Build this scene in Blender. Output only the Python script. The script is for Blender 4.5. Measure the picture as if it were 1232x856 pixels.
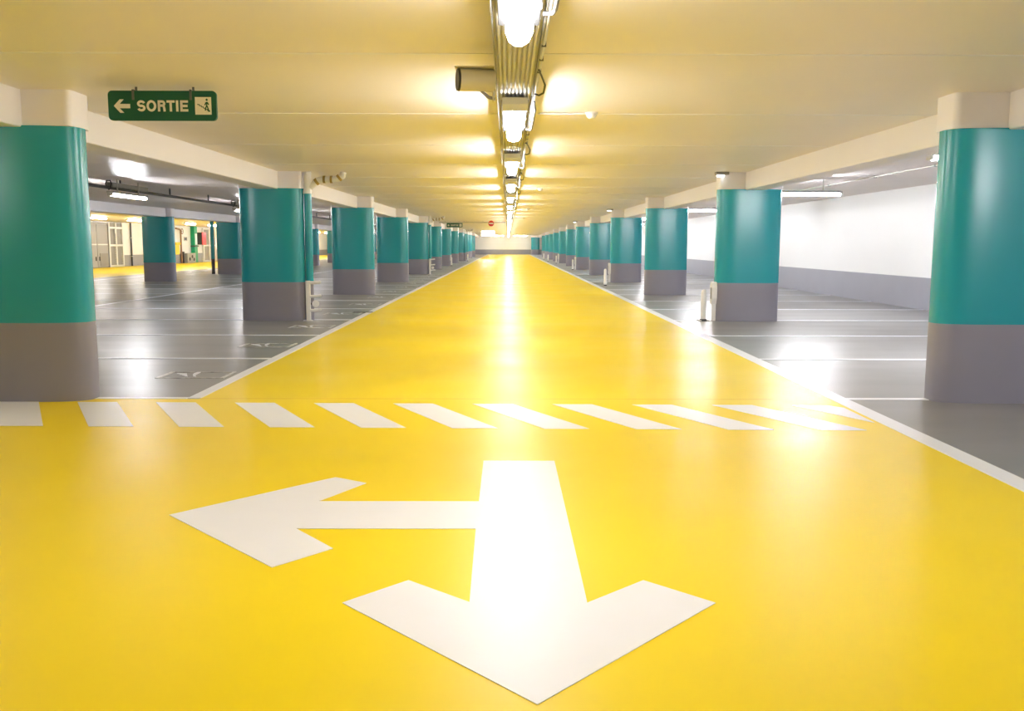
import bpy, bmesh, math, random
from mathutils import Vector, Matrix

random.seed(7)
for o in list(bpy.data.objects):
    bpy.data.objects.remove(o)
SC = bpy.context.scene
COL = SC.collection
PI = math.pi

# ------------------------------------------------------------------ camera, world, exposure
cam_data = bpy.data.cameras.new('camera')
cam_data.sensor_width = 36.0
cam_data.lens = 1083.0 / 1232.0 * 36.0
cam_data.clip_end = 400.0
cam = bpy.data.objects.new('camera', cam_data)
COL.objects.link(cam)
cam.location = (0.0, 0.0, 1.2)
cam.rotation_mode = 'XYZ'
R_ = (Matrix.Rotation(math.radians(-0.264), 3, 'Z') @ Matrix.Rotation(math.radians(90 - 7.03), 3, 'X')
      @ Matrix.Rotation(math.radians(0.12), 3, 'Z'))
cam.rotation_euler = R_.to_euler('XYZ')
SC.camera = cam

world = bpy.data.worlds.new('world')
SC.world = world
world.use_nodes = True
world.node_tree.nodes['Background'].inputs[0].default_value = (0.9, 0.95, 1.0, 1)
world.node_tree.nodes['Background'].inputs[1].default_value = 0.02

SC.view_settings.view_transform = 'Standard'
SC.view_settings.look = 'None'
SC.view_settings.gamma = 1.0
SC.view_settings.use_curve_mapping = False
SC.view_settings.exposure = 0.0

LAMP_MAIN = 57.0      # emission of the aisle lamps
LAMP_LEFT = 210.0      # emission of the battens over the left bays
LAMP_RIGHT = 330.0     # emission of the battens over the right bays
LAMP_FAR = 190.0       # second aisle

# ------------------------------------------------------------------ materials
def mat(name, col, rough=0.5, metal=0.0, coat=0.0, emit=None, estr=0.0, spec=0.5,
        var=0.0, var_scale=3.0, rvar=0.0, rscale=2.0, bump=0.0, bscale=20.0, stretch=(1, 1, 1), wear=None, coat_rough=0.1):
    m = bpy.data.materials.new(name)
    m.use_nodes = True
    nt = m.node_tree
    b = nt.nodes['Principled BSDF']
    b.inputs['Base Color'].default_value = (*col, 1)
    b.inputs['Roughness'].default_value = rough
    b.inputs['Metallic'].default_value = metal
    b.inputs['Specular IOR Level'].default_value = spec
    b.inputs['Coat Weight'].default_value = coat
    b.inputs['Coat Roughness'].default_value = coat_rough
    if emit:
        b.inputs['Emission Color'].default_value = (*emit, 1)
        b.inputs['Emission Strength'].default_value = estr
    if var or rvar or bump or wear:
        tc = nt.nodes.new('ShaderNodeTexCoord')
        mp = nt.nodes.new('ShaderNodeMapping')
        mp.inputs['Scale'].default_value = stretch
        nt.links.new(tc.outputs['Object'], mp.inputs['Vector'])
    if var or wear:
        n = nt.nodes.new('ShaderNodeTexNoise')
        n.inputs['Scale'].default_value = var_scale
        n.inputs['Detail'].default_value = 3
        nt.links.new(mp.outputs[0], n.inputs['Vector'])
        mix = nt.nodes.new('ShaderNodeMix'); mix.data_type = 'RGBA'
        mix.inputs[6].default_value = (*[max(0, x * (1 - var)) for x in col], 1)
        mix.inputs[7].default_value = (*[min(1, x * (1 + var)) for x in col], 1)
        nt.links.new(n.outputs['Fac'], mix.inputs[0])
        outc = mix.outputs[2]
        if wear:
            n2 = nt.nodes.new('ShaderNodeTexNoise')
            n2.inputs['Scale'].default_value = wear[1]; n2.inputs['Detail'].default_value = 8
            nt.links.new(mp.outputs[0], n2.inputs['Vector'])
            rp = nt.nodes.new('ShaderNodeValToRGB')
            rp.color_ramp.elements[0].position = wear[2]; rp.color_ramp.elements[1].position = wear[3]
            nt.links.new(n2.outputs['Fac'], rp.inputs[0])
            m2 = nt.nodes.new('ShaderNodeMix'); m2.data_type = 'RGBA'
            nt.links.new(rp.outputs[0], m2.inputs[0])
            nt.links.new(outc, m2.inputs[6])
            m2.inputs[7].default_value = (*wear[0], 1)
            outc = m2.outputs[2]
        nt.links.new(outc, b.inputs['Base Color'])
    if rvar:
        n = nt.nodes.new('ShaderNodeTexNoise')
        n.inputs['Scale'].default_value = rscale
        n.inputs['Detail'].default_value = 2
        nt.links.new(mp.outputs[0], n.inputs['Vector'])
        mr = nt.nodes.new('ShaderNodeMapRange')
        mr.inputs['From Min'].default_value = 0.3; mr.inputs['From Max'].default_value = 0.7
        mr.inputs['To Min'].default_value = max(0.02, rough - rvar); mr.inputs['To Max'].default_value = rough + rvar
        nt.links.new(n.outputs['Fac'], mr.inputs['Value'])
        nt.links.new(mr.outputs[0], b.inputs['Roughness'])
    if bump:
        n = nt.nodes.new('ShaderNodeTexNoise')
        n.inputs['Scale'].default_value = bscale
        n.inputs['Detail'].default_value = 2
        nt.links.new(mp.outputs[0], n.inputs['Vector'])
        bp = nt.nodes.new('ShaderNodeBump')
        bp.inputs['Strength'].default_value = bump
        bp.inputs['Distance'].default_value = 0.02
        nt.links.new(n.outputs['Fac'], bp.inputs['Height'])
        nt.links.new(bp.outputs[0], b.inputs['Normal'])
    return m

M = {}
M['grey_floor'] = mat('grey_floor_paint', (0.25, 0.245, 0.245), 0.335, rvar=0.04, rscale=1.2, var=0.13, var_scale=1.6, bump=0.010, bscale=2.0, stretch=(0.5, 1.2, 1))
M['yellow'] = mat('yellow_floor_paint', (0.86, 0.645, 0.0), 0.37, spec=0.30, rvar=0.05, rscale=0.9, var=0.04, var_scale=1.2, bump=0.012, bscale=1.8)
M['yellow_old'] = mat('yellow_floor_paint_worn', (0.80, 0.56, 0.08), 0.6, var=0.15, var_scale=6)
M['white_mark'] = mat('white_marking_paint', (0.80, 0.81, 0.87), 0.38, spec=0.45, var=0.02, var_scale=5)
M['worn_mark'] = mat('worn_marking_paint', (0.62, 0.61, 0.59), 0.4, var=0.1, var_scale=9, wear=((0.27, 0.265, 0.26), 14, 0.52, 0.66))
M['faint_mark'] = mat('faint_marking_paint', (0.60, 0.59, 0.57), 0.335, var=0.1, var_scale=9, wear=((0.25, 0.245, 0.245), 10, 0.40, 0.62))
M['drain'] = mat('drain_iron', (0.06, 0.06, 0.06), 0.5)
M['ceiling'] = mat('ceiling_paint', (0.86, 0.785, 0.755), 0.40, var=0.03, var_scale=0.8, rvar=0.05, rscale=1.0, bump=0.02, bscale=2)
M['white'] = mat('white_paint', (0.86, 0.825, 0.855), 0.45, var=0.02, var_scale=1.5)
M['wall'] = mat('wall_white_paint', (0.84, 0.84, 0.845), 0.5, var=0.03, var_scale=0.7)
M['teal'] = mat('teal_gloss_paint', (0.013, 0.300, 0.350), 0.26, var=0.04, var_scale=2, bump=0.02, bscale=4)
M['grey_band'] = mat('grey_band_paint', (0.237, 0.227, 0.275), 0.40, var=0.05, var_scale=3)
M['grey_wall'] = mat('grey_wall_paint', (0.29, 0.29, 0.34), 0.45, var=0.06, var_scale=2)
M['white_metal'] = mat('white_metal', (0.80, 0.79, 0.77), 0.35)
M['lamp_housing'] = mat('lamp_housing_plastic', (0.34, 0.34, 0.34), 0.4)
M['lamp_back'] = mat('lamp_back_plate', (0.045, 0.045, 0.048), 0.55, spec=0.2)
M['rail'] = mat('tray_rail_steel', (0.22, 0.21, 0.20), 0.5)
M['galv'] = mat('galvanised_steel', (0.55, 0.53, 0.50), 0.45, metal=0.6, var=0.1, var_scale=8)
M['conduit'] = mat('grey_conduit_plastic', (0.62, 0.60, 0.57), 0.45)
M['dark'] = mat('dark_steel', (0.05, 0.05, 0.055), 0.45)
M['dark_pipe'] = mat('dark_grey_pipe', (0.06, 0.06, 0.07), 0.4)
M['black'] = mat('black_plastic', (0.015, 0.015, 0.015), 0.4)
M['beige'] = mat('camera_housing_paint', (0.62, 0.55, 0.33), 0.4)
M['brass'] = mat('brass_coupling', (0.38, 0.27, 0.10), 0.4, metal=0.5)
M['green'] = mat('green_sign', (0.0, 0.090, 0.060), 0.5)
M['cream'] = mat('cream_sign_print', (0.86, 0.82, 0.74), 0.45)
M['red'] = mat('red_paint', (0.62, 0.02, 0.02), 0.35)
M['green_paint'] = mat('green_paint', (0.0, 0.30, 0.14), 0.4)
M['bright_green'] = mat('bright_green_sign', (0.05, 0.60, 0.10), 0.4)
M['yellow_plastic'] = mat('yellow_plastic', (0.90, 0.62, 0.01), 0.4)
M['grey_door'] = mat('grey_door_paint', (0.38, 0.37, 0.38), 0.45)
M['bracket'] = mat('dark_grey_bracket', (0.13, 0.13, 0.14), 0.45)
M['louvre'] = mat('louvre_grey', (0.30, 0.28, 0.26), 0.5)
M['rust'] = mat('copper_brown_pipe', (0.30, 0.17, 0.10), 0.45)
M['lamp_main'] = mat('aisle_lamp_light', (0.9, 0.9, 0.9), 0.4, emit=(1.0, 0.985, 0.97), estr=LAMP_MAIN)
M['lamp_left'] = mat('left_batten_light', (0.9, 0.9, 0.9), 0.4, emit=(0.95, 0.96, 1.0), estr=LAMP_LEFT)
M['lamp_right'] = mat('right_batten_light', (0.9, 0.9, 0.9), 0.4, emit=(0.94, 0.95, 1.0), estr=LAMP_RIGHT)
M['lamp_far'] = mat('second_aisle_light', (0.9, 0.9, 0.9), 0.4, emit=(1.0, 0.98, 0.94), estr=LAMP_FAR)
M['lamp_end_added'] = mat('added_end_wall_light', (0.9, 0.9, 0.9), 0.4, emit=(1.0, 0.99, 0.98), estr=95.0)  # glow of the two battens added to brighten the end wall
M['led'] = mat('indicator_light', (0.9, 0.9, 0.9), 0.4, emit=(0.95, 1.0, 0.97), estr=4.0)
M['light_box'] = mat('end_light_box', (0.9, 0.9, 0.9), 0.4, emit=(1.0, 0.99, 0.98), estr=45.0)

# ------------------------------------------------------------------ mesh helpers
class MB:
    def __init__(s):
        s.v = []; s.f = []; s.sm = []
    def add(s, vs, fs, smooth=False):
        k = len(s.v)
        s.v += [tuple(p) for p in vs]
        for f in fs:
            s.f.append([i + k for i in f]); s.sm.append(smooth)
        return s
    def box(s, x0, x1, y0, y1, z0, z1, bev=0.0):
        if bev <= 0:
            vs = [(x, y, z) for x in (x0, x1) for y in (y0, y1) for z in (z0, z1)]
            return s.add(vs, [(0, 1, 3, 2), (4, 6, 7, 5), (0, 4, 5, 1), (2, 3, 7, 6), (0, 2, 6, 4), (1, 5, 7, 3)])
        bm = bmesh.new()
        bmesh.ops.create_cube(bm, size=1.0)
        for v in bm.verts:
            v.co = Vector(((x0 + x1) / 2 + v.co.x * (x1 - x0), (y0 + y1) / 2 + v.co.y * (y1 - y0), (z0 + z1) / 2 + v.co.z * (z1 - z0)))
        bmesh.ops.bevel(bm, geom=bm.edges[:], offset=bev, segments=2, affect='EDGES', profile=0.5)
        bm.verts.index_update()
        s.add([v.co[:] for v in bm.verts], [[v.index for v in f.verts] for f in bm.faces])
        bm.free()
        return s
    def prism(s, poly, z0, z1, smooth=False):
        """polygon in x,y extruded in z"""
        n = len(poly)
        s.add([(p[0], p[1], z0) for p in poly] + [(p[0], p[1], z1) for p in poly],
              [(i, (i + 1) % n, n + (i + 1) % n, n + i) for i in range(n)], smooth)
        s.add([(p[0], p[1], z1) for p in poly], [tuple(range(n))])
        s.add([(p[0], p[1], z0) for p in poly], [tuple(range(n - 1, -1, -1))])
        return s
    def ring_tube(s, pts, r, seg=12, caps=True, closed=False):
        pts = [Vector(p) for p in pts]
        n = len(pts)
        rr = r if isinstance(r, (list, tuple)) else [r] * n
        rings = []
        up = None
        for i, p in enumerate(pts):
            if closed:
                d = (pts[(i + 1) % n] - pts[i - 1]).normalized()
            else:
                d = ((pts[min(i + 1, n - 1)] - pts[max(i - 1, 0)])).normalized()
            if up is None:
                a = Vector((0, 0, 1)) if abs(d.z) < 0.9 else Vector((1, 0, 0))
                up = (a - d * a.dot(d)).normalized()
            else:
                up = (up - d * up.dot(d)).normalized()
            w = d.cross(up)
            rings.append([p + (up * math.cos(2 * PI * k / seg) + w * math.sin(2 * PI * k / seg)) * rr[i] for k in range(seg)])
        vs = [q for ring in rings for q in ring]
        fs = []
        for i in range(n if closed else n - 1):
            a = i * seg; b = ((i + 1) % n) * seg
            for k in range(seg):
                fs.append((a + k, a + (k + 1) % seg, b + (k + 1) % seg, b + k))
        s.add(vs, fs, True)
        if caps and not closed:
            s.add(rings[0], [tuple(range(seg - 1, -1, -1))])
            s.add(rings[-1], [tuple(range(seg))])
        return s
    def build(s, name, m, parent=None, loc=None):
        me = bpy.data.meshes.new(name)
        me.from_pydata(s.v, [], s.f)
        me.polygons.foreach_set('use_smooth', s.sm)
        bm = bmesh.new(); bm.from_mesh(me)
        bmesh.ops.recalc_face_normals(bm, faces=bm.faces[:])
        bm.to_mesh(me); bm.free()
        me.materials.append(m)
        o = bpy.data.objects.new(name, me)
        COL.objects.link(o)
        if parent is not None:
            o.parent = parent
        if loc is not None:
            o.location = loc
        return o

def thing(name, label, cat, loc=(0, 0, 0), group=None, rz=0.0):
    o = bpy.data.objects.new(name, None)
    COL.objects.link(o)
    o.empty_display_size = 0.1
    o.location = loc
    o.rotation_euler = (0, 0, rz)
    o['label'] = label; o['category'] = cat
    if group:
        o['group'] = group
    return o

def dup(root, loc, label, group=None, rz=None):
    r = root.copy(); COL.objects.link(r)
    r.location = loc
    if rz is not None:
        r.rotation_euler = (0, 0, rz)
    r['label'] = label
    if group:
        r['group'] = group
    for ch in list(root.children):
        c = ch.copy(); COL.objects.link(c); c.parent = r
        for g in list(ch.children):
            d = g.copy(); COL.objects.link(d); d.parent = c
    return r

def struct(o):
    o['kind'] = 'structure'
    return o

ORD = ['first', 'second', 'third', 'fourth', 'fifth', 'sixth', 'seventh', 'eighth', 'ninth', 'tenth', 'eleventh', 'twelfth',
       'thirteenth', 'fourteenth', 'fifteenth', 'sixteenth', 'seventeenth', 'eighteenth', 'nineteenth', 'twentieth',
       'twenty-first', 'twenty-second', 'twenty-third', 'twenty-fourth', 'twenty-fifth', 'twenty-sixth', 'twenty-seventh',
       'twenty-eighth', 'twenty-ninth', 'thirtieth', 'thirty-first', 'thirty-second']

H = 2.320           # ceiling height
Y0, Y1 = -9.0, 110.0
XL, XR = -20.5, 7.8
PITCH = 7.4
BAY = PITCH / 3.0
C0 = 6.95           # first column line

# ------------------------------------------------------------------ floor and its paint
floor = struct(MB().box(XL - 0.2, XR + 0.2, Y0 - 0.2, Y1 + 0.2, -0.25, 0.0).build('floor', M['grey_floor']))
ZL = 0.003          # top of the yellow coat
ZM = 0.0055         # top of the markings

lane = MB()
lane.prism([(-2.40, C0), (2.53, C0), (2.53, Y1), (-2.40, Y1)], 0.0, ZL)
lane.prism([(XL, Y0), (2.53, Y0), (2.53, C0 - 0.03), (XL, C0 - 0.03)], 0.0, ZL)
o = lane.build('yellow_lane_paint', M['yellow'], floor); o['label'] = 'glossy yellow painted driving lane'
o = MB().prism([(-2.40, C0 - 0.03), (2.53, C0 - 0.03), (2.53, C0), (-2.40, C0)], 0.0, ZL).build('lane_joint', M['yellow_old'], floor)
o['label'] = 'dull worn joint across the yellow lane'
o = MB().prism([(XL, 14), (-14.6, 14), (-14.6, Y1), (XL, Y1)], 0.0, ZL).build('yellow_lane_paint', M['yellow'], floor)
o['label'] = 'yellow painted second lane by the far left wall'

o = MB().prism([(-2.50, C0), (-2.395, C0), (-2.395, Y1), (-2.50, Y1)], 0.0, ZM).build('lane_edge_line', M['white_mark'], floor)
o = MB().prism([(2.525, Y0), (2.66, Y0), (2.66, Y1), (2.525, Y1)], 0.0, ZM).build('lane_edge_line', M['white_mark'], floor)

arrow = [(-0.135, 4.90), (0.26, 4.90), (0.268, 3.0), (0.268, 2.90), (0.487, 3.105), (0.70, 2.90), (0.079, 2.226), (-0.555, 2.90), (-0.355, 3.105),
         (-0.128, 2.905), (-0.135, 3.695), (-0.895, 3.695), (-0.691, 3.445), (-0.878, 3.234), (-1.503, 3.888), (-0.889, 4.542),
         (-0.713, 4.428), (-0.886, 4.103), (-0.135, 4.103)]
o = MB().prism(arrow, 0.0, ZM).build('direction_arrow', M['white_mark'], floor)
o['label'] = 'white painted arrow pointing left and towards the viewer'

for i in range(-1, 11):
    x = -3.872 + 0.601 * i
    yt, yb = 6.765 - 0.018 * i * 0.6, 5.865 - 0.022 * i * 0.6
    yt = 6.775 - 0.0195 * (x + 3.9); yb = 5.862 - 0.021 * (x + 3.9)
    if i < 10:
        poly = [(x, yt), (x + 0.30, yt), (x + 0.80, yb), (x + 0.505, yb)]
    else:
        poly = [(x, yt), (2.40, yt), (2.49, yt - 0.10), (2.49, 6.0)]
    MB().prism(poly, 0.0, ZM).build('crossing_stripe', M['white_mark'], floor)

nb = int((Y1 - C0) / BAY)
for k in range(0, nb + 1):
    y = C0 + BAY * k
    MB().prism([(-7.95, y - 0.035), (-2.5, y - 0.035), (-2.5, y + 0.035), (-7.95, y + 0.035)], 0.0, ZM).build('bay_line', M['white_mark'], floor)
    MB().prism([(2.66, y - 0.035), (XR, y - 0.035), (XR, y + 0.035), (2.66, y + 0.035)], 0.0, ZM).build('bay_line', M['white_mark'], floor)
    if k >= 3:
        MB().prism([(-13.6, y - 0.035), (-8.05, y - 0.035), (-8.05, y + 0.035), (-13.6, y + 0.035)], 0.0, ZM).build('bay_line', M['white_mark'], floor)
MB().prism([(-8.05, C0), (-7.95, C0), (-7.95, Y1), (-8.05, Y1)], 0.0, ZM).build('bay_line', M['white_mark'], floor)
MB().prism([(-13.7, 14), (-13.6, 14), (-13.6, Y1), (-13.7, Y1)], 0.0, ZM).build('lane_edge_line', M['white_mark'], floor)

# worn bay-number boxes in the left bays: outline, a wedge and a crescent
for k in range(0, 12):
    y = C0 + BAY * k
    a, b = y + 1.06, y + 1.46
    fr = MB()
    fr.prism([(-3.17, a), (-3.13, a), (-3.13, b), (-3.17, b)], 0, ZM)
    fr.prism([(-2.59, a), (-2.555, a), (-2.555, b), (-2.59, b)], 0, ZM)
    fr.build('bay_number_box', M['worn_mark'], floor)
    fr = MB()
    fr.prism([(-3.13, b - 0.02), (-2.59, b - 0.02), (-2.59, b), (-3.13, b)], 0, ZM - 0.001)
    fr.prism([(-3.13, a), (-2.59, a), (-2.59, a + 0.02), (-3.13, a + 0.02)], 0, ZM - 0.001)
    fr.build('bay_number_box', M['faint_mark'], floor)
    MB().prism([(-3.09, b - 0.10), (-2.985, b - 0.11), (-2.90, a + 0.07), (-2.95, a + 0.13)], 0, ZM).build('bay_number_stroke', M['white_mark'], floor)
    MB().prism([(-2.915, b - 0.02), (-2.885, b - 0.02), (-2.875, (a + b) / 2), (-2.82, a + 0.06), (-2.86, a + 0.10), (-2.905, (a + b) / 2 + 0.02), (-2.925, b - 0.08)], 0, ZM).build('bay_number_stroke', M['white_mark'], floor)
o = MB().box(-2.74, -2.40, 15.85, 16.03, 0.0, 0.008).build('drain_slot', M['drain'], floor)
o['label'] = 'dark drain slot cutting the lane edge line'

# ------------------------------------------------------------------ ceiling
ceiling = struct(MB().box(XL - 0.2, XR + 0.2, Y0 - 0.2, Y1 + 0.2, H + 0.03, H + 0.3).build('ceiling', M['ceiling']))
zones = [(-3.60, 3.70), (-10.9, -3.90), (4.0, XR), (XL, -11.2)]
ny = int((Y1 - Y0) / BAY) + 1
for zx0, zx1 in zones:
    proto = None
    for k in range(-6, 43):
        y = 5.5 + BAY * k
        if y + BAY < Y0 or y > Y1:
            continue
        if proto is None:
            proto = MB().box(zx0, zx1, 0.006, BAY - 0.006, 0.0, 0.035, bev=0.004).build('ceiling_slab', M['ceiling'], ceiling)
            s_ = proto
        else:
            s_ = proto.copy(); COL.objects.link(s_)
        s_.location = (0, y, H)
        s_['_y'] = y
for k in range(-2, 43):
    y = 5.5 + BAY * k
    if y > Y1: continue
    MB().box(-3.58, 3.68, -0.016, 0.016, -0.004, 0.02, bev=0.002).build('joint_strip', M['white'], ceiling, (0, y, H))

# ------------------------------------------------------------------ walls
def wall(name, x0, x1, y0, y1, m=M['wall']):
    return struct(MB().box(x0, x1, y0, y1, 0, H + 0.03).build(name, m))
wall('wall_right', XR, XR + 0.2, Y0, Y1)
wall('wall_left', XL - 0.2, XL, Y0, Y1)
wall('wall_back', XL, XR, Y1, Y1 + 0.2)
wall('wall_front', XL, XR, Y0 - 0.2, Y0)
struct(MB().box(XR - 0.012, XR, Y0, Y1, 0, 0.60).build('baseboard_right', M['grey_wall']))
struct(MB().box(XL, XL + 0.012, Y0, Y1, 0, 0.60).build('baseboard_left', M['grey_wall']))
struct(MB().box(XL + 0.012, XR - 0.012, Y1 - 0.012, Y1, 0, 0.60).build('baseboard_back', M['grey_wall']))

# ------------------------------------------------------------------ beams
ZB = 2.05
def beam(name, x0, x1, y0):
    return struct(MB().box(x0, x1, y0, Y1, ZB, H + 0.03, bev=0.012).build(name, M['white']))
beam('beam', 3.69, 4.01, Y0)
beam('beam', -3.90, -3.57, Y0)
beam('beam', -11.25, -10.87, Y0)

# ------------------------------------------------------------------ columns
def superell(a, b, n, seg=64):
    pts = []
    for k in range(seg):
        t = 2 * PI * k / seg
        c, s = math.cos(t), math.sin(t)
        pts.append((a * math.copysign(abs(c) ** (2 / n), c), b * math.copysign(abs(s) ** (2 / n), s)))
    return pts
def rrect(a, b, r, seg=5):
    pts = []
    for cx, cy, t0 in ((a - r, b - r, 0), (-a + r, b - r, PI / 2), (-a + r, -b + r, PI), (a - r, -b + r, 1.5 * PI)):
        for k in range(seg + 1):
            t = t0 + PI / 2 * k / seg
            pts.append((cx + r * math.cos(t), cy + r * math.sin(t)))
    return pts
ZG, ZT = 0.605, 2.062
def column(label, x, y, group, sx):
    """sx: +1 when the aisle side is -x"""
    t = thing('column', label, 'column', (x, y, 0), group)
    MB().prism(superell(0.505, 0.18, 3.0), 0, ZG, True).build('base', M['grey_band'], t)
    MB().prism(superell(0.505, 0.18, 3.0), ZG, ZT, True).build('shaft', M['teal'], t)
    MB().prism([(p[0], p[1]) for p in rrect(0.495, 0.165, 0.05)], ZT, H + 0.0, True).build('capital', M['white'], t)
    return t
XRC, XLC, XLL = 3.79, -3.71, -11.20
proto = column('first teal and grey column right of the yellow lane, cut by the picture edge', XRC, C0, 'columns right of the yellow lane', 1)
for k in range(1, 12):
    dup(proto, (XRC, C0 + PITCH * k, 0), 'teal and grey column, %s from the camera in the row right of the yellow lane' % ORD[k], 'columns right of the yellow lane')
for k in range(0, 12):
    dup(proto, (XLC, C0 + PITCH * k, 0),
        ('first teal and grey column left of the yellow lane, behind the first white stripes' if k == 0 else
         'teal and grey column, %s from the camera in the row left of the yellow lane' % ORD[k]), 'columns left of the yellow lane')
for k in range(2, 12):
    dup(proto, (XLL, C0 + PITCH * k, 0), 'teal and grey column, %s in the outer row across the left parking bays' % ORD[k - 2], 'columns of the outer left row')
dup(proto, (3.27, Y1 - 1.2, 0), 'last teal and grey column standing before the white end wall', 'columns right of the yellow lane')

# ------------------------------------------------------------------ aisle lamps and tray
XC = 0.045
def capsule2d(hw, hl, seg=10):
    pts = []
    for k in range(seg + 1):
        t = PI * k / seg
        pts.append((hw * math.cos(t), hl - 0.22 + 0.22 * math.sin(t)))
    for k in range(seg + 1):
        t = PI + PI * k / seg
        pts.append((hw * math.cos(t), -hl + 0.22 + 0.22 * math.sin(t)))
    return pts
def aisle_lamp(loc, label):
    t = thing('aisle_lamp', label, 'lamp', loc, 'lamps in the line above the yellow lane')
    # flat steel back plate above a deep clear diffuser, z relative to the lamp's underside
    MB().box(-0.090, 0.090, -0.80, 0.80, 0.092, 0.104, bev=0.004).build('housing', M['lamp_back'], t)
    d = MB()
    lv = [(0.030, 0.81, 0.092), (0.058, 0.83, 0.022), (0.052, 0.81, 0.005), (0.034, 0.76, 0.0)]
    rings = [[(x, y, z) for x, y in capsule2d(w, l, 5)] for w, l, z in lv]
    n = len(rings[0])
    vs = [p for r in rings for p in r]
    fs = []
    for i in range(len(rings) - 1):
        for k in range(n):
            fs.append((i * n + k, i * n + (k + 1) % n, (i + 1) * n + (k + 1) % n, (i + 1) * n + k))
    d.add(vs, fs, True)
    d.add(rings[-1], [tuple(range(n))])
    d.build('diffuser', M['lamp_main'], t)
    for s in (-1,):
        e = MB()
        y0, y1 = s * 0.865, s * 0.90
        e.add([(-0.085, y0, 0.104), (0.085, y0, 0.104), (0.085, y0, 0.02), (-0.085, y0, 0.02),
               (-0.085, y1, 0.104), (0.085, y1, 0.104), (0.085, y1, 0.06), (-0.085, y1, 0.06)],
              [(0, 1, 2, 3), (4, 5, 6, 7), (0, 1, 5, 4), (3, 2, 6, 7), (0, 3, 7, 4), (1, 2, 6, 5)])
        e.build('end_plate', M['white_metal'], t)
    for y in (-0.45, 0.0, 0.45):
        MB().box(0.078, 0.092, y - 0.025, y + 0.025, 0.08, 0.108, bev=0.003).build('latch', M['galv'], t)
    for y in (-0.62, 0.62):
        MB().box(-0.085, 0.085, y - 0.015, y + 0.015, 0.102, 0.130).build('bracket', M['galv'], t)
    # supply conduit bent down the right side
    MB().ring_tube([(0.13, -0.72, 0.105), (0.135, -0.70, 0.07), (0.14, -0.64, 0.06), (0.14, 0.40, 0.06), (0.135, 0.47, 0.065), (0.12, 0.50, 0.07), (0.095, 0.50, 0.07)], 0.009, 8).build('supply_conduit', M['bracket'], t)
    return t
ZLAMP = 2.060
lamp_y = [6.99 + 3.7 * k for k in range(-1, 28)]
vis = [y for y in lamp_y if y > 3.0]
LP = None
for i, y in enumerate(lamp_y):
    if y < 3.0:
        continue
    else:
        j = vis.index(y)
        lab = ('lit tube lamp nearest the camera, its rounded end cut by the top edge' if j == 0 else
               'lit tube lamp %s from the camera in the line above the yellow lane' % ORD[j])
    if LP is None:
        LP = aisle_lamp((XC, y, ZLAMP), lab)
    else:
        dup(LP, (XC, y, ZLAMP), lab, 'lamps in the line above the yellow lane')

tray = thing('cable_tray', 'long metal cable tray with grey conduits above the aisle lamps', 'cable tray', (XC, 0, 0))
ty0, ty1 = -6.0, Y1 - 0.3
for s in (-1, 1):
    MB().box(s * 0.118 - 0.004, s * 0.118 + 0.004, ty0, ty1, 2.19, 2.25).build('side_rail', M['rail'], tray)
MB().box(-0.118, 0.118, ty0, ty1, 2.225, 2.229).build('tray_bottom', M['galv'], tray)
for k in range(8):
    x = -0.093 + 0.0265 * k
    MB().ring_tube([(x, ty0, 2.2135), (x, ty1, 2.2135)], 0.0105, 8).build('conduit', M['conduit'], tray)
MB().ring_tube([(0.133, ty0, 2.205), (0.133, ty1, 2.205)], 0.010, 8).build('conduit', M['conduit'], tray)
for k in range(30):
    y = -2.9 + 3.7 * k + 1.85
    if y > ty1: break
    MB().box(-0.105, 0.105, y - 0.012, y + 0.012, 2.25, H + 0.001).build('hanger', M['galv'], tray)
for k in range(12):
    for dy in (-0.35, 0.0, 0.35):
        y = 5.05 + 3.7 * k + dy
        MB().box(0.119, 0.146, y - 0.010, y + 0.010, 2.192, 2.217).build('conduit_clip', M['dark'], tray)

for k in range(6):
    y = 5.55 + 3.7 * k
    cl = MB().ring_tube([(0.13, y - 0.25, 2.19), (0.15, y - 0.12, 2.18), (0.175, y, 2.15), (0.17, y + 0.10, 2.12), (0.145, y + 0.16, 2.115), (0.12, y + 0.20, 2.13)], 0.006, 8)
    cl.build('cable_loop', M['black'], tray)

# ------------------------------------------------------------------ CCTV housing beside the tray
cc = thing('cctv_camera', 'beige surveillance camera in a tubular housing facing left on the tray', 'camera', (-0.080, 5.32, 2.085))
body = MB().ring_tube([(-0.005, 0.02, 0.05), (-0.20, -0.03, 0.048)], [0.062, 0.062], 24)
body.build('housing', M['beige'], cc)
MB().ring_tube([(-0.20, -0.03, 0.048), (-0.212, -0.033, 0.048)], [0.064, 0.060], 24).build('lens_window', M['black'], cc)
MB().box(-0.225, 0.0, -0.068, 0.055, 0.112, 0.118, bev=0.002).build('sun_hood', M['beige'], cc)
MB().ring_tube([(-0.075, 0, -0.008), (-0.035, 0.03, -0.04), (0.0, 0.05, -0.045)], 0.010, 8).build('arm', M['louvre'], cc)
MB().box(-0.012, -0.001, 0.0, 0.09, -0.06, 0.13, bev=0.003).build('mount_plate', M['beige'], cc)
MB().ring_tube([(-0.01, 0.02, 0.06), (0.0, 0.03, 0.04), (0.0, 0.05, 0.0)], 0.005, 6).build('cable', M['black'], cc)

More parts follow.
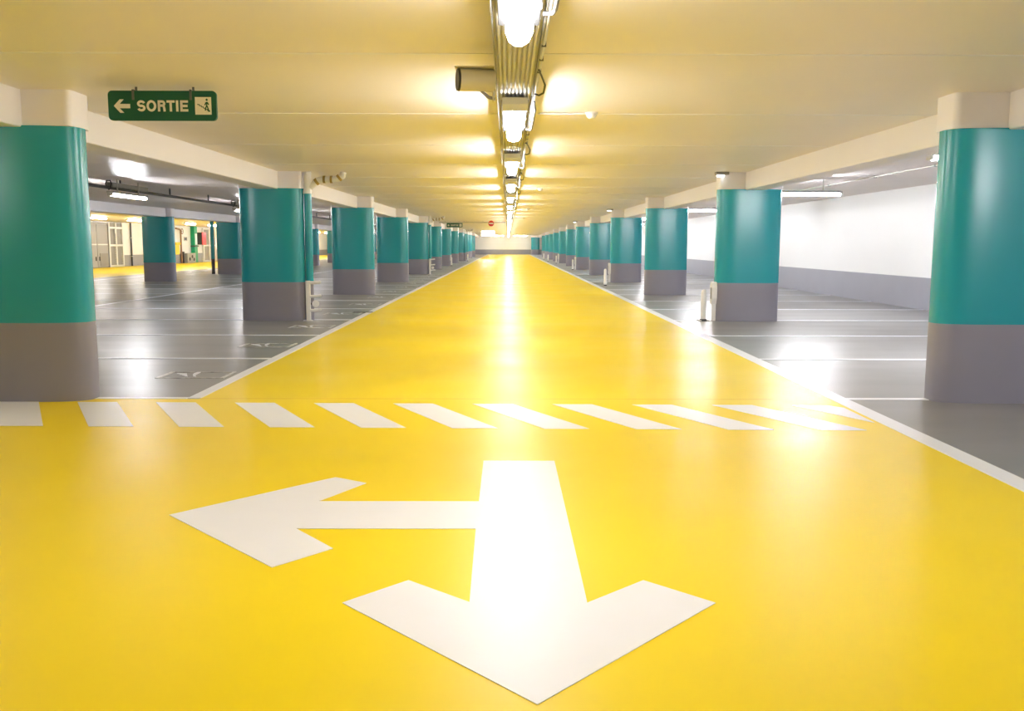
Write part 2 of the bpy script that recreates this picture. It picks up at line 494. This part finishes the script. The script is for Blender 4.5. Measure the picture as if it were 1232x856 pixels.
# ------------------------------------------------------------------ hanging exit signs
def strokes(mb, y, segs, w, th=0.002):
    """flat bars in the xz plane, front at y"""
    for (x0, z0), (x1, z1) in segs:
        d = Vector((x1 - x0, z1 - z0)); n = Vector((-d.y, d.x)).normalized() * w / 2
        q = [(x0 + n.x, z0 + n.y), (x1 + n.x, z1 + n.y), (x1 - n.x, z1 - n.y), (x0 - n.x, z0 - n.y)]
        mb.add([(a, y, b) for a, b in q] + [(a, y + th, b) for a, b in q],
               [(0, 1, 2, 3), (7, 6, 5, 4), (0, 4, 5, 1), (1, 5, 6, 2), (2, 6, 7, 3), (3, 7, 4, 0)])
def flat(mb, y, poly, th=0.002):
    n = len(poly)
    mb.add([(a, y, b) for a, b in poly] + [(a, y + th, b) for a, b in poly],
           [tuple(range(n)), tuple(range(2 * n - 1, n - 1, -1))] + [(i, n + i, n + (i + 1) % n, (i + 1) % n) for i in range(n)])
def exit_sign(loc, label):
    t = thing('exit_sign', label, 'sign', loc, 'exit signs hanging from the ceiling')
    W, Hh = 0.386, 0.104
    p = MB()
    pts = rrect(W, Hh, 0.03)
    n = len(pts)
    p.add([(x, -0.012, z) for x, z in pts] + [(x, 0.012, z) for x, z in pts], [tuple(range(n)), tuple(range(2 * n - 1, n - 1, -1))] +
          [(i, n + i, n + (i + 1) % n, (i + 1) % n) for i in range(n)])
    p.build('panel', M['green'], t)
    a = MB()
    k = 0.0052  # one unit of the drawing in metres
    # arrow pointing left
    ax, az = -0.345, -0.003
    flat(a, -0.0145, [(ax, az), (ax + 0.044, az + 0.046), (ax + 0.072, az + 0.046), (ax + 0.042, az + 0.014), (ax + 0.116, az + 0.014),
                      (ax + 0.116, az - 0.016), (ax + 0.042, az - 0.016), (ax + 0.072, az - 0.048), (ax + 0.044, az - 0.048)], 0.0025)
    a.build('arrow', M['cream'], t)
    lt = MB()
    yl = -0.0142
    def ch(px): return (px - 100) / 985 * 0.776 - 0.388
    zb, zt, w = -0.041, 0.037, 0.0165
    zm = (zb + zt) / 2
    def path(pts, closed=False):
        n = len(pts); L = []; Rr = []
        for i in range(n):
            p0 = Vector(pts[i - 1]) if (closed or i > 0) else Vector(pts[i]); p1 = Vector(pts[(i + 1) % n]) if (closed or i < n - 1) else Vector(pts[i])
            dd = (p1 - p0).normalized(); nn = Vector((-dd.y, dd.x)) * w / 2
            L.append(Vector(pts[i]) + nn); Rr.append(Vector(pts[i]) - nn)
        for i in range(n if closed else n - 1):
            j = (i + 1) % n
            flat(lt, yl, [tuple(L[i]), tuple(L[j]), tuple(Rr[j]), tuple(Rr[i])], 0.0022)
    def ell(cx, cz, rx, rz, a0, a1, n=12):
        return [(cx + rx * math.cos(math.radians(a0 + (a1 - a0) * i / n)), cz + rz * math.sin(math.radians(a0 + (a1 - a0) * i / n))) for i in range(n + 1)]
    h2 = w / 2
    x0, x1 = ch(365), ch(440); cx = (x0 + x1) / 2; rx = (x1 - x0) / 2 - h2; rz = (zt - zb) / 4 - h2 / 2 + 0.0005
    zu = zt - h2 - rz; zd = zb + h2 + rz
    path(ell(cx, zu, rx, rz, 15, 260, 14) + ell(cx, zd, rx, rz, 85, -165, 14))
    x0, x1 = ch(450), ch(538)
    path(ell((x0 + x1) / 2, zm, (x1 - x0) / 2 - h2, (zt - zb) / 2 - h2 + 0.001, 0, 360, 28)[:-1], True)
    x0, x1 = ch(552), ch(621)
    path([(x0 + h2, zb), (x0 + h2, zt)])
    rz = (zt - zm + 0.004) / 2 - h2 + 0.001
    path([(x0 + h2, zt - h2), (x1 - 0.024, zt - h2)] + ell(x1 - 0.022, zt - h2 - rz, 0.0135, rz, 90, -90, 10) + [(x0 + h2, zt - h2 - 2 * rz)])
    path([(x1 - 0.022, zt - h2 - 2 * rz), (x1 - 0.012, zt - h2 - 2 * rz - 0.006), (x1 - 0.009, zt - h2 - 2 * rz - 0.02), (x1 - 0.007, zb)])
    x0, x1 = ch(632), ch(706)
    path([(x0, zt - h2), (x1, zt - h2)]); path([((x0 + x1) / 2, zb), ((x0 + x1) / 2, zt - h2)])
    x0, x1 = ch(717), ch(738)
    path([((x0 + x1) / 2, zb), ((x0 + x1) / 2, zt)])
    x0, x1 = ch(755), ch(826)
    path([(x0 + h2, zb), (x0 + h2, zt)])
    for zz, e in ((zt - h2, 0), (zm, 0.004), (zb + h2, 0)): path([(x0 + h2, zz), (x1 - e, zz)])
    lt.build('lettering', M['cream'], t)
    s = MB()
    flat(s, -0.0145, [(0.234, -0.062), (0.350, -0.062), (0.350, 0.060), (0.234, 0.060)], 0.0025)
    pic = s.build('pictogram_panel', M['cream'], t)
    q = MB()
    st = [(0.250, 0.008)]
    x, z = 0.250, 0.008
    segs = []
    for i in range(6):
        segs.append(((x, z), (x + 0.0145, z))); segs.append(((x + 0.0145, z + 0.002), (x + 0.0145, z - 0.0085)))
        x += 0.0145; z -= 0.0085
    strokes(q, -0.0165, segs, 0.005)
    # walking figure
    fx, fz = 0.318, -0.036
    strokes(q, -0.0167, [((fx, fz + 0.032), (fx + 0.001, fz + 0.062)), ((fx - 0.001, fz + 0.034), (fx - 0.010, fz + 0.016)), ((fx - 0.010, fz + 0.018), (fx - 0.011, fz + 0.002)),
                         ((fx + 0.002, fz + 0.034), (fx + 0.008, fz + 0.016)), ((fx + 0.008, fz + 0.017), (fx + 0.014, fz - 0.006)),
                         ((fx - 0.003, fz + 0.060), (fx - 0.014, fz + 0.040)), ((fx + 0.004, fz + 0.060), (fx + 0.014, fz + 0.042))], 0.008)
    flat(q, -0.0168, [(fx + 0.001 + 0.0075 * math.cos(2 * PI * i / 12), fz + 0.077 + 0.0085 * math.sin(2 * PI * i / 12)) for i in range(12)])
    q.build('walking_figure', M['green'], pic)
    for x in (-0.205, 0.205):
        b = MB()
        b.box(x - 0.008, x + 0.008, -0.017, -0.0125, 0.040, 0.112)
        b.box(x - 0.008, x + 0.008, -0.017, 0.05, 0.1045, 0.112)
        b.box(x - 0.008, x + 0.008, 0.045, 0.05, 0.10, H - loc[2] + 0.001)
        b.build('hanging_bracket', M['bracket'], t)
    return t
ES = exit_sign((-2.47, 6.62, 2.180), 'green exit sign reading SORTIE near the first left column')
exit_sign((-2.60, 44.2, 2.13), 'small distant green exit sign hanging beside the transverse ceiling pipe')

# ------------------------------------------------------------------ ceiling fixtures: detectors, conduits, indicator lamps
def detector(loc, label):
    t = thing('smoke_detector', label, 'smoke detector', loc, 'smoke detectors on the ceiling')
    MB().ring_tube([(0, 0, 0), (0, 0, -0.018)], [0.055, 0.055], 20).build('base', M['white_metal'], t)
    MB().ring_tube([(0, 0, -0.018), (0, 0, -0.035), (0, 0, -0.052)], [0.045, 0.042, 0.02], 20).build('sensor_head', M['white_metal'], t)
    MB().ring_tube([(-0.45, 0, -0.010), (-0.055, 0, -0.010)], 0.008, 8).build('conduit', M['white_metal'], t)
    return t
D = detector((0.71, 7.87, H), 'white smoke detector beside the second aisle lamp, nearest of its row')
for i, (x, y) in enumerate([(0.64, 18.3), (0.63, 28.4), (0.66, 38.2)]):
    dup(D, (x, y, H), 'white smoke detector right of the lamp line, %s of its row' % ORD[i + 1], 'smoke detectors on the ceiling')

def indicator(loc, label):
    t = thing('indicator_lamp', label, 'lamp', loc, 'small ceiling lamps before the right columns')
    MB().box(-0.10, 0.10, -0.06, 0.06, -0.045, 0, bev=0.006).build('housing', M['louvre'], t)
    MB().box(-0.075, 0.035, -0.04, 0.04, -0.075, -0.045, bev=0.008).build('lens', M['led'], t)
    return t
I = indicator((3.30, 14.55, H), 'small grey ceiling lamp by the second right column')
I.location = (3.30, 14.62 - 0.50, H)
dup(I, (3.20, 29.15 - 0.50, H), 'small grey ceiling lamp by the fourth right column', 'small ceiling lamps before the right columns')
dup(I, (3.20, 43.95 - 0.50, H), 'small grey ceiling lamp by the sixth right column', 'small ceiling lamps before the right columns')

# ------------------------------------------------------------------ battens over the bays
def batten(loc, label, group, m, rz, length=1.5, name='batten_lamp'):
    t = thing(name, label, 'lamp', loc, group, rz)
    hl = length / 2
    MB().box(-0.06, 0.06, -hl, hl, 0.045, 0.085, bev=0.006).build('housing', M['lamp_housing'], t)
    MB().ring_tube([(0, -hl + 0.0, 0.028), (0, -hl + 0.015, 0.028), (0, hl - 0.015, 0.028), (0, hl, 0.028)], [0.02, 0.030, 0.030, 0.02], 10).build('tube_cover', m, t)
    for s in (-1, 1):
        MB().box(-0.05, 0.05, s * hl - 0.02, s * hl + 0.02, 0.0, 0.075, bev=0.01).build('end_cap', M['white_metal'], t)
    for s in (-0.6, 0.6):
        MB().box(-0.01, 0.01, s * hl - 0.01, s * hl + 0.01, 0.085, H - loc[2] + 0.001).build('hanger', M['galv'], t)
    return t
GL = 'lamps over the left parking bays'
BL = batten((-6.85, 16.5, 2.02), 'lit white tube lamp under the dark pipe, nearest over the left bays', GL, M['lamp_left'], 0)
for k in range(1, 13):
    dup(BL, (-6.85, 16.5 + 7.1 * k, 2.02), 'lit white tube lamp, %s along the dark pipe over the left bays' % ORD[k], GL)
dup(BL, (-6.85, 16.5 - 7.1, 2.02), 'tube lamp hidden behind the first left column', GL)
dup(BL, (-6.85, 16.5 - 14.2, 2.02), 'tube lamp over the left bays out of view beside the camera', GL)
GR = 'lamps over the right parking bays'
BR = batten((4.965, 9.15, 2.045), 'lit white tube lamp with its end peeping out beside the first right column', GR, M['lamp_right'], PI / 2)
for k, y in enumerate([15.35, 22.7, 30.1, 37.5, 44.9, 52.3, 59.7, 67.1, 74.5, 81.9, 89.3, 96.7]):
    dup(BR, (4.85, y, 2.025), 'lit crosswise tube lamp, %s beyond the first right column' % ORD[k], GR)
dup(BR, (4.95, 1.9, 2.00), 'crosswise tube lamp over the right bays out of view', GR)
GF = 'lamps over the second aisle'
BF = batten((-17.0, 37.8, 2.225), 'lit tube lamp before the grey double door, nearest over the second aisle', GF, M['lamp_far'], 0)
for k in range(1, 18):
    dup(BF, (-17.0, 37.8 + 3.62 * k, 2.225), 'lit tube lamp, %s in the line over the second left aisle' % ORD[k], GF)
for k in range(1, 4):
    dup(BF, (-17.0, 37.8 - 7.2 * k, 2.225), 'lit tube lamp over the second aisle, %s of those hidden behind the first left column' % ORD[k - 1], GF)

pipe = thing('ceiling_pipe', 'dark grey pipe hung below the ceiling along the left bays', 'pipe', (-6.9, 0, 0))
MB().ring_tube([(0, 0.5, 2.165), (0, 104, 2.165)], 0.028, 12).build('tube', M['dark_pipe'], pipe)
for k in range(44):
    y = 2.1 + 2.366 * k
    MB().box(-0.012, 0.012, y - 0.012, y + 0.012, 2.185, H + 0.001).build('hanger', M['dark_pipe'], pipe)
for k in range(14):
    y = 8.72 + 7.1 * k
    MB().ring_tube([(0.03, y, 2.165), (0.05, y, 2.23), (0.03, y, 2.285), (-0.03, y, 2.285), (-0.05, y, 2.23), (-0.03, y, 2.165), (0, y, 2.13)], 0.012, 8, closed=True).build('clamp_ring', M['dark_pipe'], pipe)
    MB().box(-0.055, 0.055, y + 0.05, y + 1.6, 2.18, 2.26, bev=0.01).build('junction_duct', M['lamp_housing'], pipe)

cd = thing('ceiling_conduit', 'thin grey conduit along the ceiling of the right bays', 'conduit', (5.95, 0, 0))
MB().ring_tube([(0, 1, H - 0.014), (0, 104, H - 0.014)], 0.014, 8).build('tube', M['conduit'], cd)
for k in range(24):
    MB().box(-0.025, 0.025, 2.2 + 2.1 * k, 2.23 + 2.1 * k, H - 0.034, H, bev=0.003).build('clip', M['lamp_housing'], cd)

# ------------------------------------------------------------------ drain pipes with guards (left row)
def arc(c, r, a0, a1, ux, uz, n=6):
    return [Vector(c) + Vector(ux) * (r * math.cos(a0 + (a1 - a0) * i / n)) + Vector(uz) * (r * math.sin(a0 + (a1 - a0) * i / n)) for i in range(n + 1)]
def drain_pipe(loc, label, full=True):
    t = thing('drain_pipe', label, 'pipe', loc, 'drain pipes beside the left columns')
    MB().ring_tube([(0, 0, 0.60), (0, 0, 2.02)], 0.060, 16).build('teal_section', M['teal'], t)
    MB().ring_tube([(0, 0, 0.0), (0, 0, 0.60)], 0.058, 16).build('grey_section', M['grey_band'], t)
    MB().ring_tube([(0, 0, 2.02), (0, 0, H)], 0.062, 16).build('white_section', M['white_metal'], t)
    MB().ring_tube([(0, 0, 1.985), (0, 0, 2.035)], 0.072, 16).build('collar', M['white_metal'], t)
    # slanting branch to the ceiling
    MB().ring_tube([(0.04, 0, 2.08), (0.12, 0, 2.15), (0.20, 0, 2.20), (0.30, 0, 2.205), (0.42, 0, 2.205), (0.49, 0, 2.22), (0.55, 0, 2.26), (0.565, 0, H)],
                   [0.05, 0.05, 0.05, 0.048, 0.048, 0.05, 0.052, 0.052], 14).build('branch', M['white_metal'], t)
    for x, z, d in ((0.145, 2.17, (0.035, 0.025)), (0.265, 2.205, (0.035, 0)), (0.375, 2.205, (0.035, 0)), (0.50, 2.232, (0.03, 0.025))):
        MB().ring_tube([(x - d[0] / 2, 0, z - d[1] / 2), (x + d[0] / 2, 0, z + d[1] / 2)], 0.058, 14).build('coupling', M['brass'], t)
    return t
def guard(loc, label):
    t = thing('pipe_guard', label, 'guard', loc, 'white guards around the drain pipes')
    MB().box(-0.035, 0.035, -0.02, 0.02, 0, 0.63, bev=0.006).build('post', M['white_metal'], t)
    MB().box(-0.08, 0.06, -0.04, 0.04, 0, 0.012, bev=0.003).build('foot_plate', M['white_metal'], t)
    for z in (0.60, 0.385, 0.165):
        MB().ring_tube([(0.03, 0, z), (0.10, 0, z), (0.19, 0, z + 0.012), (0.205, 0, z + 0.012)], [0.024, 0.024, 0.024, 0.015], 10).build('arm', M['white_metal'], t)
    MB().ring_tube([(0.11, 0.03, 0.27), (0.11, 0.01, 0.27)], 0.055, 16).build('reflector', M['white_metal'], t)
    MB().box(0.02, 0.115, 0.012, 0.028, 0.255, 0.285).build('reflector_stem', M['dark'], t)
    return t
DP = drain_pipe((-3.14, C0 + PITCH - 0.03, 0), 'white and teal drain pipe with a branched elbow beside the second left column')
dup(DP, (-3.14, C0 + 4 * PITCH - 0.03, 0), 'distant drain pipe with elbow beside the fifth left column', 'drain pipes beside the left columns')
dup(DP, (-3.14, C0 + 8 * PITCH - 0.03, 0), 'tiny far drain pipe beside the ninth left column', 'drain pipes beside the left columns')
GD = guard((-3.135, C0 + PITCH - 0.20, 0), 'white steel guard with three arms before the nearest drain pipe')
dup(GD, (-3.135, C0 + 4 * PITCH - 0.20, 0), 'small white guard with arms at the fifth left column', 'white guards around the drain pipes')

# ------------------------------------------------------------------ bollards and column boxes
def bollard(loc, label, group):
    t = thing('bollard', label, 'bollard', loc, group)
    MB().ring_tube([(0, 0, 0.03), (0, 0, 0.45), (0, 0, 0.485), (0, 0, 0.50)], [0.042, 0.042, 0.034, 0.012], 18).build('post', M['white_metal'], t)
    MB().ring_tube([(0, 0, 0.0), (0, 0, 0.035)], [0.062, 0.055], 16).build('foot_ring', M['dark'], t)
    for i in range(4):
        a = PI / 4 + i * PI / 2
        MB().box(-0.022, 0.022, -0.022, 0.022, 0.0, 0.022, bev=0.003).build('fixing_lug', M['galv'], t, (0.09 * math.cos(a), 0.09 * math.sin(a), 0))
        MB().box(-0.02, 0.02, -0.008, 0.008, 0.0, 0.012).build('fixing_arm', M['dark'], t, (0.066 * math.cos(a), 0.066 * math.sin(a), 0)).rotation_euler = (0, 0, a)
    return t
GB = 'white bollards before the right columns'
BO = bollard((3.10, C0 + PITCH - 0.10, 0), 'white bollard standing by the second right column', GB)
dup(BO, (2.86, C0 + 3 * PITCH - 2.6, 0), 'white bollard between the third and fourth right columns', GB)
for k, x, y in ((5, 3.10, 0), (7, 3.10, 0), (8, 2.9, 0), (9, 2.9, 0.5)):
    dup(BO, (x, C0 + k * PITCH - 0.6 + y, 0), 'small distant white bollard before the %s right column' % ORD[k], GB)
GB2 = 'white bollards before the left columns'
dup(BO, (-3.17, C0 + 6 * PITCH - 0.6, 0), 'white bollard before the seventh left column', GB2)
dup(BO, (-2.92, C0 + 8 * PITCH - 0.6, 0), 'small far white bollard before the ninth left column', GB2)

def column_box(loc, label, group, rz=0):
    t = thing('column_guard', label, 'guard', loc, group, rz)
    # octagonal white cover on the column flank, thin towards the aisle (-x)
    oc = [(-0.075, 0.10), (-0.03, 0.0), (0.05, 0.0), (0.085, 0.06), (0.085, 0.30), (0.05, 0.36), (-0.03, 0.36), (-0.075, 0.27)]
    m = MB()
    n = len(oc)
    m.add([(-0.045, a, b) for a, b in oc] + [(0.03, a, b) for a, b in oc], [tuple(range(n)), tuple(range(2 * n - 1, n - 1, -1))] + [(i, n + i, n + (i + 1) % n, (i + 1) % n) for i in range(n)])
    m.build('cover', M['white_metal'], t)
    MB().box(-0.058, -0.045, -0.025, 0.025, 0.09, 0.27, bev=0.005).build('window', M['lamp_housing'], t)
    MB().box(-0.03, 0.03, -0.03, 0.03, -0.26, 0.0, bev=0.004).build('stem', M['white_metal'], t)
    return t
CB = column_box((3.275, C0 + PITCH - 0.05, 0.26), 'white reflector cover on the flank of the second right column', 'white covers on the right columns')
for k in (3, 5, 7):
    dup(CB, (3.275, C0 + k * PITCH - 0.05, 0.26), 'white reflector cover on the flank of the %s right column' % ORD[k], 'white covers on the right columns')
dup(CB, (-3.245, C0 + 6 * PITCH - 0.05, 0.26), 'white reflector cover on the flank of the seventh left column', 'white covers on the left columns', PI)

# ------------------------------------------------------------------ far transverse pipe and no-entry sign
tp = thing('cross_pipe', 'grey pipe running crosswise under the ceiling to the lamp line', 'pipe', (0, 43.4, 0))
MB().ring_tube([(-3.3, 0, 2.25), (-0.12, 0, 2.25)], 0.035, 10).build('tube', M['conduit'], tp)
for x in (-3.0, -2.1, -1.2, -0.4):
    MB().box(x - 0.015, x + 0.015, -0.015, 0.015, 2.27, H + 0.001).build('hanger', M['conduit'], tp)
ne = thing('no_entry_sign', 'round red no entry sign with white bar hanging in the distance', 'sign', (-0.80, 42.9, 2.185))
def disc(r, y0, y1, n=28):
    p = MB(); flat(p, y0, [(r * math.cos(2 * PI * i / n), r * math.sin(2 * PI * i / n)) for i in range(n)], y1 - y0); return p
disc(0.135, -0.005, 0.005).build('disc', M['red'], ne)
b_ = MB(); flat(b_, -0.008, [(-0.10, -0.028), (0.10, -0.028), (0.10, 0.028), (-0.10, 0.028)], 0.003); b_.build('bar', M['white_metal'], ne)
MB().box(-0.008, 0.008, 0.005, 0.012, 0.10, H - 2.185 + 0.001).build('hanger', M['conduit'], ne)

BE = batten((-1.3, 107.4, 2.20), 'added crosswise lamp brightening the white end wall, left one of two', 'added lamps at the end wall', M['lamp_end_added'], PI / 2)  # invented pair of battens, added only to brighten the end wall
dup(BE, (1.5, 107.4, 2.20), 'added crosswise lamp brightening the white end wall, right one of two', 'added lamps at the end wall')
# lit panels far down the lane, left side
for i, (x, y, w) in enumerate([(-1.72, 78.0, 1.10)]):
    t = thing('far_light_box', 'bright white lit box hanging before the end wall', 'lamp', (x, y, 1.95))
    MB().box(-w / 2, w / 2, -0.08, 0.08, 0.0, 0.34, bev=0.02).build('diffuser', M['light_box'], t)
    MB().box(-w / 2 - 0.02, w / 2 + 0.02, -0.10, 0.10, 0.34, H - 1.95 + 0.001, bev=0.005).build('housing', M['white_metal'], t)

# ------------------------------------------------------------------ along the far left wall
XW = XL + 0.012
def on_wall(y):
    return (XW, y, 0)
# grey double door: faces +x
door = struct(bpy.data.objects.new('door_1', None)); COL.objects.link(door); door.location = on_wall(45.2)
for s in (-1, 1):
    lf = MB().box(0.0, 0.05, s * 0.62 - 0.60, s * 0.62 + 0.60, 0.03, 2.16, bev=0.006).build('leaf', M['grey_door'], door)
    MB().box(0.05, 0.065, s * 0.62 - 0.55, s * 0.62 + 0.55, 1.13, 1.19).build('push_bar', M['white_metal'], lf)
    MB().box(0.05, 0.075, s * 0.62 - s * 0.42 - 0.04, s * 0.62 - s * 0.42 + 0.04, 0.35, 0.55).build('handle', M['black'], lf)
MB().box(0.0, 0.07, 0.25, 1.15, 0.10, 0.72, bev=0.005).build('grille', M['louvre'], door)
fr = MB()
for y in (-1.28, 1.28):
    fr.box(0, 0.09, y - 0.05, y + 0.05, 0, 2.25)
fr.box(0, 0.09, -1.33, 1.33, 2.17, 2.25)
fr.build('frame', M['grey_door'], door)
# white framed door with louvred panels
door = struct(bpy.data.objects.new('door_2', None)); COL.objects.link(door); door.location = on_wall(47.35)
fr = MB()
for y in (-0.80, 0.0, 0.80):
    fr.box(0, 0.10, y - 0.06, y + 0.06, 0, 2.28)
for z in (0.05, 1.12, 2.02):
    fr.box(0, 0.10, -0.8, 0.8, z - 0.05, z + 0.05)
fr.build('frame', M['white_metal'], door)
for y0, y1 in ((-0.74, -0.06), (0.06, 0.74)):
    for z0, z1 in ((0.10, 1.07), (1.17, 1.97)):
        MB().box(0.0, 0.03, y0, y1, z0, z1).build('panel', M['louvre'], door)
        for i in range(8):
            z = z0 + (z1 - z0) * (i + 0.5) / 8
            MB().box(0.03, 0.055, y0, y1, z - 0.03, z + 0.012).build('slat', M['louvre'], door)
MB().box(0.0, 0.05, -0.74, 0.74, 2.07, 2.28).build('transom', M['louvre'], door)
MB().box(0.10, 0.115, -0.18, -0.02, 1.72, 1.95).build('notice', M['white_metal'], door)

t = thing('wall_pipe', 'thin dark vertical pipe on the white wall beside the framed door', 'pipe', on_wall(49.3))
MB().ring_tube([(0.05, 0, 0), (0.05, 0, H)], 0.045, 10).build('tube', M['dark_pipe'], t)
for z in (0.5, 1.5): MB().box(0, 0.10, -0.06, 0.06, z, z + 0.04).build('clip', M['galv'], t)

t = thing('yellow_bin', 'yellow wall box under a bright green sign on the left wall', 'box', on_wall(55.5))
MB().box(0, 0.30, -0.32, 0.32, 0.55, 1.12, bev=0.03).build('body', M['yellow_plastic'], t)
MB().box(0, 0.36, -0.38, 0.38, 1.12, 1.30, bev=0.03).build('lid', M['yellow_plastic'], t)
t = thing('green_sign', 'bright green safety sign above the yellow wall box', 'sign', on_wall(55.4))
MB().box(0, 0.03, -0.25, 0.25, 1.42, 1.85, bev=0.005).build('panel', M['bright_green'], t)
b_ = MB().box(0.03, 0.034, -0.14, 0.14, 1.58, 1.66); b_.box(0.03, 0.034, -0.04, 0.04, 1.50, 1.76); b_.build('mark', M['white_metal'], t)
t = thing('valve_pipe', 'brown riser pipe with a valve wheel beside the yellow box', 'pipe', on_wall(56.65))
MB().ring_tube([(0.10, 0, 0.0), (0.10, 0, 2.0), (0.10, -0.1, 2.1), (0.10, -0.8, 2.15)], 0.05, 10).build('riser', M['rust'], t)
MB().ring_tube([(0.2 , 0.16 * math.cos(a * PI / 8), 1.98 + 0.16 * math.sin(a * PI / 8)) for a in range(16)], 0.025, 8, closed=True).build('wheel', M['rust'], t)
MB().ring_tube([(0.10, 0, 1.98), (0.2, 0, 1.98)], 0.03, 8).build('spindle', M['rust'], t)
t = thing('notice_board', 'grey notice plate on the white wall right of the brown riser', 'notice', on_wall(57.7))
MB().box(0, 0.02, -0.3, 0.3, 1.38, 1.65).build('plate', M['galv'], t)
MB().box(0.02, 0.024, -0.22, 0.22, 1.44, 1.59).build('print', M['dark'], t)
t = thing('meter_cabinet', 'low grey cabinet with dark dials at the foot of the wall', 'cabinet', on_wall(57.75))
MB().box(0, 0.35, -0.75, 0.75, 0.0, 0.62, bev=0.01).build('body', M['lamp_housing'], t)
for y, z in ((-0.35, 0.25), (0.1, 0.4), (0.4, 0.22)):
    MB().ring_tube([(0.35, y, z), (0.38, y, z)], 0.10, 14).build('dial', M['dark'], t)
MB().box(0.0, 0.2, -0.98, -0.8, 0.0, 0.72, bev=0.01).build('side_post', M['dark'], t)
t = thing('green_post', 'tall green painted post standing against the far left wall', 'post', on_wall(58.95))
MB().box(0, 0.25, -0.28, 0.28, 0.0, H, bev=0.02).build('shaft', M['green_paint'], t)
MB().box(0.25, 0.27, -0.16, 0.16, 1.15, 1.85).build('plate', M['white_metal'], t)
MB().box(0, 0.30, -0.32, 0.32, 1.02, 1.10).build('band', M['dark'], t)
t = thing('hose_cabinet', 'red fire hose cabinet with a dark side on the left wall', 'cabinet', on_wall(60.3))
MB().box(0, 0.30, -0.38, 0.38, 1.15, 1.95, bev=0.01).build('body', M['dark'], t)
MB().box(0.30, 0.34, -0.40, 0.40, 1.13, 1.97, bev=0.01).build('door', M['red'], t)
door = struct(bpy.data.objects.new('door_3', None)); COL.objects.link(door); door.location = on_wall(62.1)
fr = MB()
for y in (-1.2, 0.0, 1.2):
    fr.box(0, 0.10, y - 0.07, y + 0.07, 0, 2.25)
for z in (0.05, 1.1, 2.2):
    fr.box(0, 0.10, -1.2, 1.2, z - 0.05, z + 0.05)
fr.build('frame', M['white_metal'], door)
for y0, y1 in ((-1.13, -0.07), (0.07, 1.13)):
    for z0, z1 in ((0.10, 1.05), (1.15, 2.15)):
        MB().box(0.0, 0.03, y0, y1, z0, z1).build('panel', M['louvre'], door)
t = thing('white_cabinet', 'white floor cabinet beside the far framed door', 'cabinet', (XW, 64.1, 0))
MB().box(0, 0.45, -0.5, 0.5, 0.0, 0.85, bev=0.02).build('body', M['white_metal'], t)
MB().box(0.45, 0.47, -0.42, 0.42, 0.5, 0.78).build('panel', M['lamp_housing'], t)
t = thing('wall_notice', 'dark outlined notice high on the wall seen between the left columns', 'notice', on_wall(96.5))
f_ = MB()
f_.box(0, 0.03, -1.5, -1.2, 1.0, 2.0); f_.box(0, 0.03, -1.5, 0.6, 1.85, 2.0); f_.box(0, 0.03, -1.5, 0.2, 0.95, 1.1)
f_.build('outline', M['dark'], t)
t = thing('grey_bin', 'grey bin at the foot of the wall below the dark notice', 'bin', (XW, 95.0, 0))
MB().box(0, 0.5, -0.7, 0.7, 0.0, 0.7, bev=0.03).build('body', M['lamp_housing'], t)
MB().box(0, 0.53, -0.73, 0.73, 0.7, 0.78, bev=0.02).build('lid', M['louvre'], t)

# slim dark post beside the second outer column
t = thing('slim_post', 'slim teal and grey pipe left of the second outer column', 'pipe', (-11.86, C0 + PITCH * 4 - 0.1, 0))
MB().ring_tube([(0, 0, 0), (0, 0, ZG)], 0.07, 12).build('base', M['dark'], t)
MB().ring_tube([(0, 0, ZG), (0, 0, H)], 0.07, 12).build('shaft', M['teal'], t)
